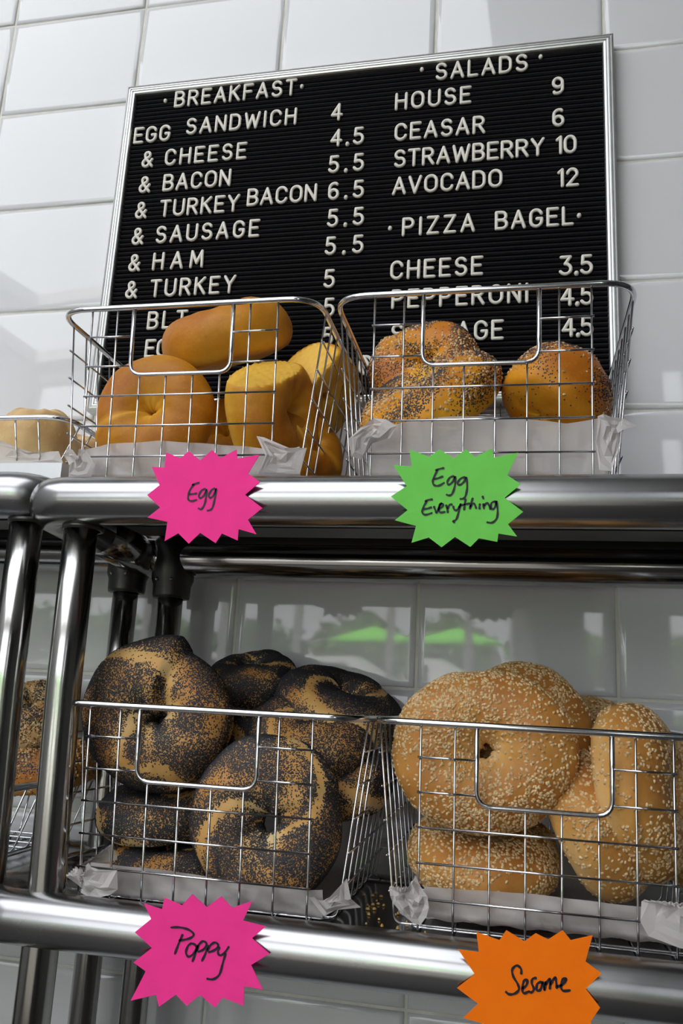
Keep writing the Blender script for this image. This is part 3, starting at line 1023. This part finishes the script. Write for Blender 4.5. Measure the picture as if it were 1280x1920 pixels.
# upper right basket
bagel('everything', 'seeded egg bagel at the back of its basket, standing tallest, with toasted onion', 800, 690, -0.090, (-0.05, -0.93, 0.30), 0.0590, 0.024, 130, 21, 1.05, 0.25, 0.06, twist=0.06, group=G_EV)
bagel('everything', 'egg bagel crusted with poppy and sesame, leaning across the front of its basket', 812, 752, -0.170, (-0.36, -0.55, 0.75), 0.0690, 0.027, 70, 22, 1.0, 0.20, 0.06, twist=0.05, dens=1.5, bk=-0.18, group=G_EV)
bagel('everything', 'glossy orange egg bagel at right with seeds mostly along its top', 1042, 748, -0.165, (0.55, 0.25, 0.80), 0.0490, 0.036, 60, 23, 0.85, 0.08, 0.04, dens=0.9, bk=0.28, group=G_EV)
bagel('everything', 'seeded egg bagel lying at the bottom of its basket, mostly hidden by the paper', 900, 868, -0.125, (0.03, -0.10, 0.99), 0.0560, 0.0225, 60, 24, 1.0, 0.08, 0.04, group=G_EV)
# lower left basket
bagel('poppy', 'biggest poppy seed bagel, sticking up at the left of its basket', 300, 1345, -0.185, (0.02, -1, 0.06), 0.0660, 0.030, 70, 31, 1.08, 0.34, 0.06, twist=0.03, group=G_PO)
bagel('poppy', 'poppy seed bagel facing out at the front right of its basket, hole showing', 503, 1538, -0.200, (-0.03, -1, 0.14), 0.0645, 0.024, 20, 32, 1.20, 0.18, 0.05, group=G_PO)
bagel('poppy', 'poppy seed bagel lying flat under the biggest one, behind the front wires', 300, 1520, -0.150, (-0.05, -0.22, 0.97), 0.0560, 0.022, 20, 33, 1.0, 0.15, 0.05, group=G_PO)
bagel('poppy', 'lowest poppy seed bagel at the left, lying on the paper', 310, 1618, -0.160, (0.02, -0.20, 0.97), 0.0560, 0.018, 120, 34, 1.0, 0.15, 0.05, group=G_PO)
bagel('poppy', 'dark poppy seed bagel at the back, just right of the biggest one', 472, 1280, -0.075, (-0.05, -0.30, 0.95), 0.0460, 0.0240, 50, 35, 1.0, 0.15, 0.05, group=G_PO)
bagel('poppy', 'long dark poppy seed bagel at the back right, sloping down to the right', 640, 1328, -0.090, (0.30, -0.28, 0.91), 0.0620, 0.0245, 50, 36, 1.0, 0.12, 0.05, group=G_PO)
bagel('poppy', 'pale bare-sided poppy seed bagel below the long dark one', 588, 1378, -0.130, (0.10, -0.45, 0.88), 0.0580, 0.0245, 90, 37, 1.0, 0.15, 0.05, dens=0.6, group=G_PO)
bagel('poppy', 'poppy seed bagel in shadow between the biggest one and the pale one', 465, 1372, -0.110, (0.0, -0.45, 0.88), 0.0420, 0.022, 90, 38, 1.0, 0.15, 0.05, group=G_PO)
bagel('poppy', 'poppy seed bagel at the right side wires, under the pale one', 625, 1450, -0.120, (0.10, -0.50, 0.85), 0.0540, 0.024, 190, 39, 1.0, 0.15, 0.05, group=G_PO)
# lower right basket
bagel('sesame', 'big round sesame bagel facing out with a small hole, highest in its basket', 908, 1408, -0.200, (-0.06, -1, 0.12), 0.0665, 0.023, 100, 41, 1.13, 0.12, 0.04, dens=1.25, group=G_SE)
bagel('sesame', 'sesame bagel leaning right behind the big round one', 975, 1378, -0.145, (0.10, -0.95, 0.28), 0.0600, 0.024, 10, 42, 1.0, 0.12, 0.04, group=G_SE)
bagel('sesame', 'sesame bagel lying at the bottom under the big round one', 905, 1605, -0.155, (0.03, -0.25, 0.95), 0.0625, 0.026, 10, 43, 1.0, 0.12, 0.04, group=G_SE)
bagel('sesame', 'sesame bagel leaning diagonally in the middle, bare orange side to the left', 1118, 1548, -0.162, (0.80, -0.18, 0.42), 0.0620, 0.031, 0, 44, 1.0, 0.10, 0.04, group=G_SE)
bagel('sesame', 'sesame bagel standing on edge at the right front of its basket', 1196, 1488, -0.166, (0.93, -0.28, 0.14), 0.0690, 0.031, 60, 45, 1.0, 0.10, 0.04, group=G_SE)
bagel('sesame', 'dim sesame bagel at the back between the leaning one and the standing one', 1095, 1395, -0.080, (-0.2, -0.6, 0.75), 0.0520, 0.024, 60, 46, 1.0, 0.10, 0.04, group=G_SE)
bagel('sesame', 'sesame bagel at the far right side wires behind the standing one', 1285, 1530, -0.115, (0.9, -0.4, 0.2), 0.0560, 0.024, 60, 47, 1.0, 0.10, 0.04, group=G_SE)
# neighbouring unit
bagel('plain', 'pale smooth bagel in the shallow basket on the white tray, nearest the posts', 70, 838, -0.120, (0.10, -0.30, 0.95), 0.0420, 0.040, 0, 51, 0.62, 0.06, 0.02, group=G_PL)
bagel('plain', 'pale bagel cut off by the left edge in the shallow basket on the tray', -62, 832, -0.110, (-0.2, -0.3, 0.93), 0.0400, 0.034, 60, 52, 0.7, 0.12, 0.04, group=G_PL)
bagel('plain', 'small pale bagel at the back right corner of the shallow basket on the tray', 138, 843, -0.060, (0.3, -0.3, 0.9), 0.0360, 0.016, 60, 53, 1.0, 0.12, 0.04, group=G_PL)
bagel('everything', 'dim onion-topped bagel seen between the two front posts at left', 66, 1342, -0.065, (0.1, -0.5, 0.85), 0.0420, 0.026, 10, 54, 1.0, 0.12, 0.04, mat='plain', group='bagels behind the posts on the lower shelf')
bagel('everything', 'dark bagel below the onion-topped one, mostly hidden by the posts', 92, 1440, -0.075, (-0.1, -0.2, 0.95), 0.0480, 0.024, 10, 55, 1.0, 0.12, 0.04, mat='sesame', bk=0.3, group='bagels behind the posts on the lower shelf')

# ------------------------------------------------------------------ waxed paper
def zpt(o, sc, pts):
    return [(o[0] + x * sc, o[1] + y * sc) for x, y in pts]


def interp(line, t):
    xs = [p[0] for p in line]
    x = xs[0] + (xs[-1] - xs[0]) * t
    return x, float(np.interp(x, xs, [p[1] for p in line]))


def paper_sheet(parent, top, bot, Yt, Yb, zf, seed, xpad=0.0):
    rg = np.random.RandomState(seed)
    n, rws = 60, 8
    vs = []
    for k in range(rws + 1):
        f = k / rws
        for i in range(n + 1):
            t = i / n
            A = at(*interp(top, t), Yt)
            B = at(*interp(bot, t), Yb)
            p = A * (1 - f) + B * f
            p[1] += 0.0010 * math.sin(9 * t + 4 * f + seed) + 0.0007 * math.sin(31 * t - 7 * f) + 0.0005 * rg.randn() * (0.3 + f)
            vs.append(p)
    base = vs[-(n + 1):]
    for Yk, dz in ((-0.20, 0.001), (-0.14, 0.0025), (-0.07, 0.001), (-0.035, 0.004), (-0.028, 0.03)):
        for i, b in enumerate(base):
            vs.append(np.array([b[0] * 1.0 + (i / n - 0.5) * 0.0, Yk, zf + 0.0035 + dz + 0.0008 * math.sin(i * 0.7 + Yk * 90)]))
    fs = []
    rows = rws + 1 + 5
    for k in range(rows - 1):
        for i in range(n):
            fs.append((k * (n + 1) + i, k * (n + 1) + i + 1, (k + 1) * (n + 1) + i + 1, (k + 1) * (n + 1) + i))
    return MB().add([tuple(np.array(v) - np.array(parent.location)) for v in vs], fs, True).build('sheet', M['paper'], parent)


def serrate(a, b, n, amp):
    """zigzag torn edge between two photo points"""
    a, b = np.array(a, float), np.array(b, float)
    d = (b - a) / n
    nrm = np.array([d[1], -d[0]]) / (np.linalg.norm(d) + 1e-9)
    out = []
    for k in range(n):
        out.append(tuple(a + d * k))
        out.append(tuple(a + d * (k + 0.5) + nrm * amp))
    return out


def flap(parent, pts, Y0, dY, seed, crease=0.0016):
    """crumpled corner of paper: outline points, each taken to its own depth, with folded interior rings"""
    rg = np.random.RandomState(seed)
    P = []
    m = len(pts)
    for k, p in enumerate(pts):
        P.append(at(p[0], p[1], Y0 + dY * math.sin(k / m * 2 * PI * 1.5 + seed)))
    c = sum(P) / m
    vs, fs = [], []
    R = 5
    for r in range(R):
        f = 1 - r / R
        for k in range(m):
            q = c + (P[k] - c) * f
            if r:
                q = q + np.array([0, 1, 0]) * rg.randn() * crease + rg.randn(3) * crease * 0.25
            vs.append(q)
    vs.append(c + np.array([0, -crease, 0]))
    for r in range(R - 1):
        for k in range(m):
            fs.append((r * m + k, r * m + (k + 1) % m, (r + 1) * m + (k + 1) % m, (r + 1) * m + k))
    for k in range(m):
        fs.append(((R - 1) * m + k, (R - 1) * m + (k + 1) % m, R * m))
    return MB().add([tuple(v - np.array(parent.location)) for v in vs], fs, False).build('torn_corner', M['paper'], parent)


def liner(x, z, label):
    return tag(empty('paper_liner', (x, -0.13, z + 0.003)), label, 'paper')


t = liner(-0.294, UZ, 'waxed paper liner under the plain egg bagels, corners poking out')
paper_sheet(t, [(160, 842), (200, 832), (300, 827), (455, 836), (530, 845), (562, 838)], [(160, 896), (562, 896)], -0.2275, -0.2235, UZ, 1)
flap(t, zpt((0, 740), 0.1719, [(680, 635), (715, 650), (725, 580), (790, 600), (855, 690), (865, 590), (940, 600), (1040, 765), (990, 900), (860, 930), (745, 910), (755, 770)]), -0.246, 0.004, 1)
flap(t, zpt((0, 520), 0.5156, [(932, 577), (960, 582), (1050, 620), (1115, 620), (1090, 715), (1010, 725), (935, 722), (965, 650)]), -0.244, 0.005, 2)
t = liner(-0.030, UZ, 'waxed paper liner under the seeded egg bagels, bunched at both corners')
paper_sheet(t, [(690, 806), (740, 796), (800, 784), (900, 780), (1000, 786), (1060, 794), (1120, 786), (1140, 790)], [(690, 897), (1140, 897)], -0.2275, -0.2235, UZ, 2)
flap(t, zpt((620, 520), 0.5156, [(155, 512), (200, 516), (240, 540), (215, 585), (150, 605), (110, 665), (75, 650), (62, 590), (110, 545)]), -0.243, 0.005, 3)
flap(t, zpt((620, 520), 0.5156, [(970, 505), (990, 497), (1020, 508), (1060, 512), (1115, 540), (1062, 535), (1055, 600), (1020, 705), (975, 700), (965, 600)]), -0.236, 0.005, 4)
t = liner(-0.243, LZ, 'waxed paper liner under the poppy seed bagels with saw-toothed torn edge')
paper_sheet(t, [(170, 1617), (310, 1631), (404, 1647), (582, 1668), (605, 1668)], [(170, 1676), (605, 1722)], -0.231, -0.227, LZ, 3)
z7 = lambda q: zpt((110, 1580), 0.15625, q)
flap(t, serrate(z7([(90, 405)])[0], z7([(220, 290)])[0], 5, 3) + z7([(220, 290), (250, 345), (330, 360), (360, 240), (385, 290), (480, 320), (700, 330), (710, 560), (620, 625), (500, 655), (370, 660), (265, 600), (275, 545), (230, 505)]), -0.252, 0.004, 5)
flap(t, serrate(z7([(250, 290)])[0], z7([(660, 20)])[0], 9, 3) + z7([(700, 150), (700, 260), (400, 300), (250, 360)]), -0.205, 0.004, 6, 0.0008)
flap(t, zpt((0, 1160), 0.59375, [(975, 880), (1000, 900), (1040, 880), (1095, 820), (1108, 885), (1140, 912), (1060, 920), (1022, 940)]), -0.235, 0.006, 7)
t = liner(0.020, LZ, 'waxed paper liner under the sesame bagels, torn corner hanging forward')
paper_sheet(t, [(795, 1662), (990, 1676), (1202, 1700), (1275, 1706)], [(795, 1718), (1120, 1750), (1275, 1768)], -0.228, -0.224, LZ, 4)
z8 = lambda q: zpt((680, 1620), 0.1406, q)
flap(t, serrate(z8([(350, 318)])[0], z8([(600, 325)])[0], 7, 4) + z8([(620, 330), (650, 260), (700, 150), (770, 300), (860, 430), (880, 580), (850, 700), (770, 810), (680, 800), (540, 680), (400, 520), (365, 430)]), -0.250, 0.004, 8)
flap(t, serrate((1202, 1690), (1345, 1700), 12, 4) + [(1350, 1700), (1345, 1790), (1275, 1778), (1215, 1755), (1200, 1728)], -0.250, 0.003, 9, 0.0012)
t = liner(-0.552, UZ + 0.032, 'waxed paper around the pale bagels in the shallow basket')
t.location.y = -0.09
flap(t, [(-40, 820), (5, 826), (40, 842), (68, 850), (110, 846), (118, 868), (60, 870), (-40, 870)], -0.172, 0.003, 10, 0.0012)

# crumbs fallen on the lower deck
cm = MB()
v_, f_ = seed_shape('onion')
proto = None
rc = random.Random(9)
for k, (a, b) in enumerate([(175, 390), (130, 425), (245, 435), (185, 495), (135, 545), (205, 535), (280, 555), (65, 548), (85, 572), (65, 605), (155, 605), (80, 675), (430, 680), (475, 665), (215, 740), (45, 800), (255, 830), (465, 860), (585, 775), (590, 820), (10, 410), (830, 915)]):
    px, py = 680 + a * 0.1406, 1620 + b * 0.1406
    r = RM @ np.array([(px - 640) / FPX, -(py - 960) / FPX, -1.0])
    tt = (LZ + 0.0003 - CAM[2]) / r[2]
    p = CAM + r * tt
    if proto is None:
        sv, sf = seed_shape('sesame')
        sv = np.concatenate([sv, sv[:8] * np.array([0.6, 0.6, 1]) + np.array([0, 0, -0.0002])])
        sf = sf + [tuple(range(16, 24))[::-1]] + [(16 + q, 16 + (q + 1) % 8, (q + 1) % 8, q) for q in range(8)]
        cmesh = MB().add(sv, sf).build('crumb', M['crumb'] if 'crumb' in M else plain('toasted_crumb', (0.62, 0.38, 0.10), 0.5, noise=0.2), mesh_only=True)
        proto = True
    o = link('crumb', cmesh, None, (p[0], min(p[1], -0.03), LZ + 0.0003))
    o.rotation_euler = (0, 0, rc.uniform(0, 6))
    s_ = rc.uniform(0.75, 1.25)
    o.scale = (s_, s_, s_ * 1.3)
    tag(o, 'golden crumb fallen on the dark lower deck between the two baskets', 'crumb', 'crumbs on the lower deck')

# ------------------------------------------------------------------ starburst tags with handwriting
def sign(label, mat, origin, sc, outline, strokes, Y, seed, rad=0.00075):
    rg = np.random.RandomState(seed)
    P = [at(*p, Y) for p in zpt(origin, sc, outline)]
    c = sum(P) / len(P)
    root = tag(empty('price_tag', c), label, 'sign')
    m = len(P)
    vs, fs = [], []
    T = 0.0005
    bend = [0.0 if k % 2 else rg.uniform(-0.0003, 0.0001) for k in range(m)]
    for back in (0, 1):
        for f in (1.0, 0.55):
            for k in range(m):
                q = (P[k] - c) * f
                q[1] = (bend[k] if f == 1.0 else 0) + back * T
                vs.append(q)
        vs.append(np.array([0, back * T, 0]))
    o = 2 * m + 1
    for k in range(m):
        j = (k + 1) % m
        fs += [(k, j, m + j, m + k), (m + k, m + j, 2 * m), (o + k, o + m + k, o + m + j, o + j), (o + m + k, o + 2 * m, o + m + j), (k, o + k, o + j, j)]
    mb = MB().add(vs, fs, False)
    mb.build('card', mat, root)
    mb = MB()
    for st in strokes:
        q = [at(*p, Y - 0.0004) - c for p in zpt(origin, sc, st)]
        # smooth the stroke
        pts = []
        for i in range(len(q) - 1):
            p0, p1, p2, p3 = q[max(i - 1, 0)], q[i], q[i + 1], q[min(i + 2, len(q) - 1)]
            for t in np.linspace(0, 1, 5, endpoint=False):
                pts.append(0.5 * (2 * p1 + (p2 - p0) * t + (2 * p0 - 5 * p1 + 4 * p2 - p3) * t * t + (3 * p1 - p0 - 3 * p2 + p3) * t ** 3))
        pts.append(q[-1])
        vs2, fs2 = [], []
        for i, pnt in enumerate(pts):
            d = pts[min(i + 1, len(pts) - 1)] - pts[max(i - 1, 0)]
            d /= (np.linalg.norm(d) + 1e-9)
            nrm = np.array([-d[2], 0, d[0]])
            w = rad * (0.55 if i in (0, len(pts) - 1) else 1) * (1 + 0.15 * math.sin(i))
            vs2 += [pnt + nrm * w, pnt - nrm * w]
        for i in range(len(pts) - 1):
            fs2.append((2 * i, 2 * i + 1, 2 * i + 3, 2 * i + 2))
        mb.add(vs2, fs2)
    mb.build('handwriting', M['ink'], root)
    return root


sign('fluorescent pink starburst tag reading Egg on the upper rail', M['pink'], (260, 830), 0.1953,
     [(262, 92), (400, 150), (480, 80), (590, 170), (705, 70), (785, 148), (940, 65), (945, 152), (1160, 115), (1050, 295), (1165, 378), (1022, 500), (1188, 628), (1048, 740), (1130, 880), (958, 830), (950, 940), (798, 872), (738, 965), (590, 866), (480, 970), (380, 870), (248, 945), (275, 760), (85, 718), (205, 622), (80, 503), (200, 408), (125, 232), (248, 238)],
     [[(582, 383), (545, 392), (508, 408)], [(530, 398), (492, 450), (474, 510), (478, 548), (510, 560), (560, 545)], [(480, 495), (520, 492), (560, 485)],
      [(645, 442), (605, 455), (576, 505), (590, 530), (625, 505), (650, 450), (645, 520), (630, 590), (598, 638), (568, 626)],
      [(735, 438), (700, 452), (670, 505), (688, 528), (720, 500), (742, 440), (732, 520), (710, 610), (690, 642), (652, 652)]], -0.2840, 1)
sign('fluorescent green starburst tag reading Egg Everything on the upper rail', M['green'], (720, 830), 0.2109,
     [(225, 60), (400, 125), (490, 60), (620, 138), (725, 58), (810, 128), (955, 50), (975, 132), (1190, 88), (1095, 290), (1215, 370), (1070, 490), (1235, 615), (1100, 725), (1182, 835), (1015, 808), (1005, 882), (842, 850), (765, 928), (630, 838), (510, 930), (395, 843), (243, 890), (282, 740), (95, 690), (208, 600), (60, 478), (200, 385), (80, 198), (245, 212)],
     [[(535, 225), (495, 232), (452, 247)], [(475, 240), (440, 310), (432, 355), (450, 380), (490, 380), (538, 352)], [(440, 322), (480, 315), (525, 297)],
      [(625, 297), (585, 308), (560, 350), (575, 372), (610, 345), (630, 300), (628, 380), (605, 450), (580, 468), (548, 460)],
      [(722, 305), (680, 318), (650, 360), (675, 374), (710, 345), (728, 308), (737, 390), (725, 465), (705, 495), (670, 500)],
      [(432, 503), (395, 508), (360, 522)], [(380, 515), (345, 580), (340, 625), (370, 640), (430, 622)], [(345, 590), (385, 585), (425, 572)],
      [(440, 562), (455, 600), (467, 622), (490, 570), (512, 532)], [(480, 590), (515, 570), (522, 545), (495, 548), (485, 590), (500, 620), (545, 612)],
      [(548, 550), (560, 590), (565, 625)], [(562, 590), (580, 552), (608, 550)], [(612, 560), (625, 598), (650, 595), (672, 560)], [(680, 538), (660, 620), (640, 680), (612, 700), (628, 710)],
      [(724, 498), (715, 550), (710, 602)], [(670, 556), (720, 548), (765, 538)], [(788, 488), (770, 545), (760, 592)], [(764, 575), (785, 542), (805, 550), (818, 588)],
      [(852, 540), (846, 570), (848, 592)], [(872, 472), (883, 502)], [(880, 538), (886, 592)], [(886, 565), (908, 536), (928, 550), (945, 596)],
      [(992, 520), (955, 535), (948, 575), (968, 590), (990, 560), (996, 518), (1008, 600), (1000, 670), (960, 710), (908, 706)]], -0.2840, 2)
sign('fluorescent pink starburst tag reading Poppy on the lower rail', M['pink'], (230, 1660), 0.22656,
     [(175, 148), (325, 198), (345, 102), (490, 165), (575, 72), (695, 180), (815, 90), (905, 185), (1072, 130), (995, 292), (1185, 340), (1070, 438), (1215, 565), (1062, 660), (1160, 862), (1005, 835), (1000, 995), (825, 930), (765, 1012), (640, 908), (530, 995), (440, 905), (300, 1005), (275, 905), (65, 955), (190, 712), (90, 638), (240, 518), (100, 388), (235, 278)],
     [[(400, 355), (410, 348), (470, 348), (540, 365), (585, 400), (570, 430), (520, 448), (462, 456)], [(497, 403), (465, 475), (428, 572)],
      [(572, 478), (540, 500), (522, 555), (545, 590), (590, 560), (608, 505), (572, 478)], [(622, 492), (600, 565), (574, 634)], [(610, 548), (630, 490), (665, 462), (692, 485), (668, 530), (618, 552)],
      [(708, 492), (685, 560), (652, 630)], [(700, 545), (725, 495), (765, 473), (790, 498), (760, 535), (705, 556)], [(802, 508), (786, 545), (800, 578), (835, 565), (880, 503)], [(852, 558), (828, 640), (800, 735), (750, 776), (692, 772)]], -0.2815, 3)
sign('fluorescent orange starburst tag reading Sesame on the lower rail', M['orange'], (840, 1730), 0.234375,
     [(225, 75), (410, 140), (465, 60), (610, 150), (700, 85), (800, 135), (915, 60), (980, 140), (1155, 100), (1098, 310), (1225, 405), (1100, 530), (1215, 680), (1140, 790), (1180, 960), (1010, 930), (990, 1080), (830, 1000), (760, 1100), (630, 1000), (510, 1090), (400, 985), (250, 1050), (285, 810), (120, 762), (240, 650), (70, 523), (212, 412), (80, 212), (245, 235)],
     [[(583, 415), (582, 370), (548, 343), (512, 375), (520, 430), (555, 490), (565, 535), (530, 568), (485, 572), (456, 548)],
      [(590, 530), (625, 500), (632, 458), (605, 468), (592, 530), (605, 565), (645, 550)], [(708, 442), (675, 450), (668, 485), (685, 530), (665, 558), (640, 545)],
      [(750, 472), (712, 490), (708, 540), (738, 535), (755, 475), (768, 545)], [(778, 468), (772, 545)], [(776, 500), (808, 450), (815, 470), (812, 535)], [(815, 500), (852, 438), (862, 465), (868, 530)],
      [(868, 512), (915, 495), (945, 450), (915, 455), (902, 510), (920, 545), (980, 540)]], -0.2815, 4)
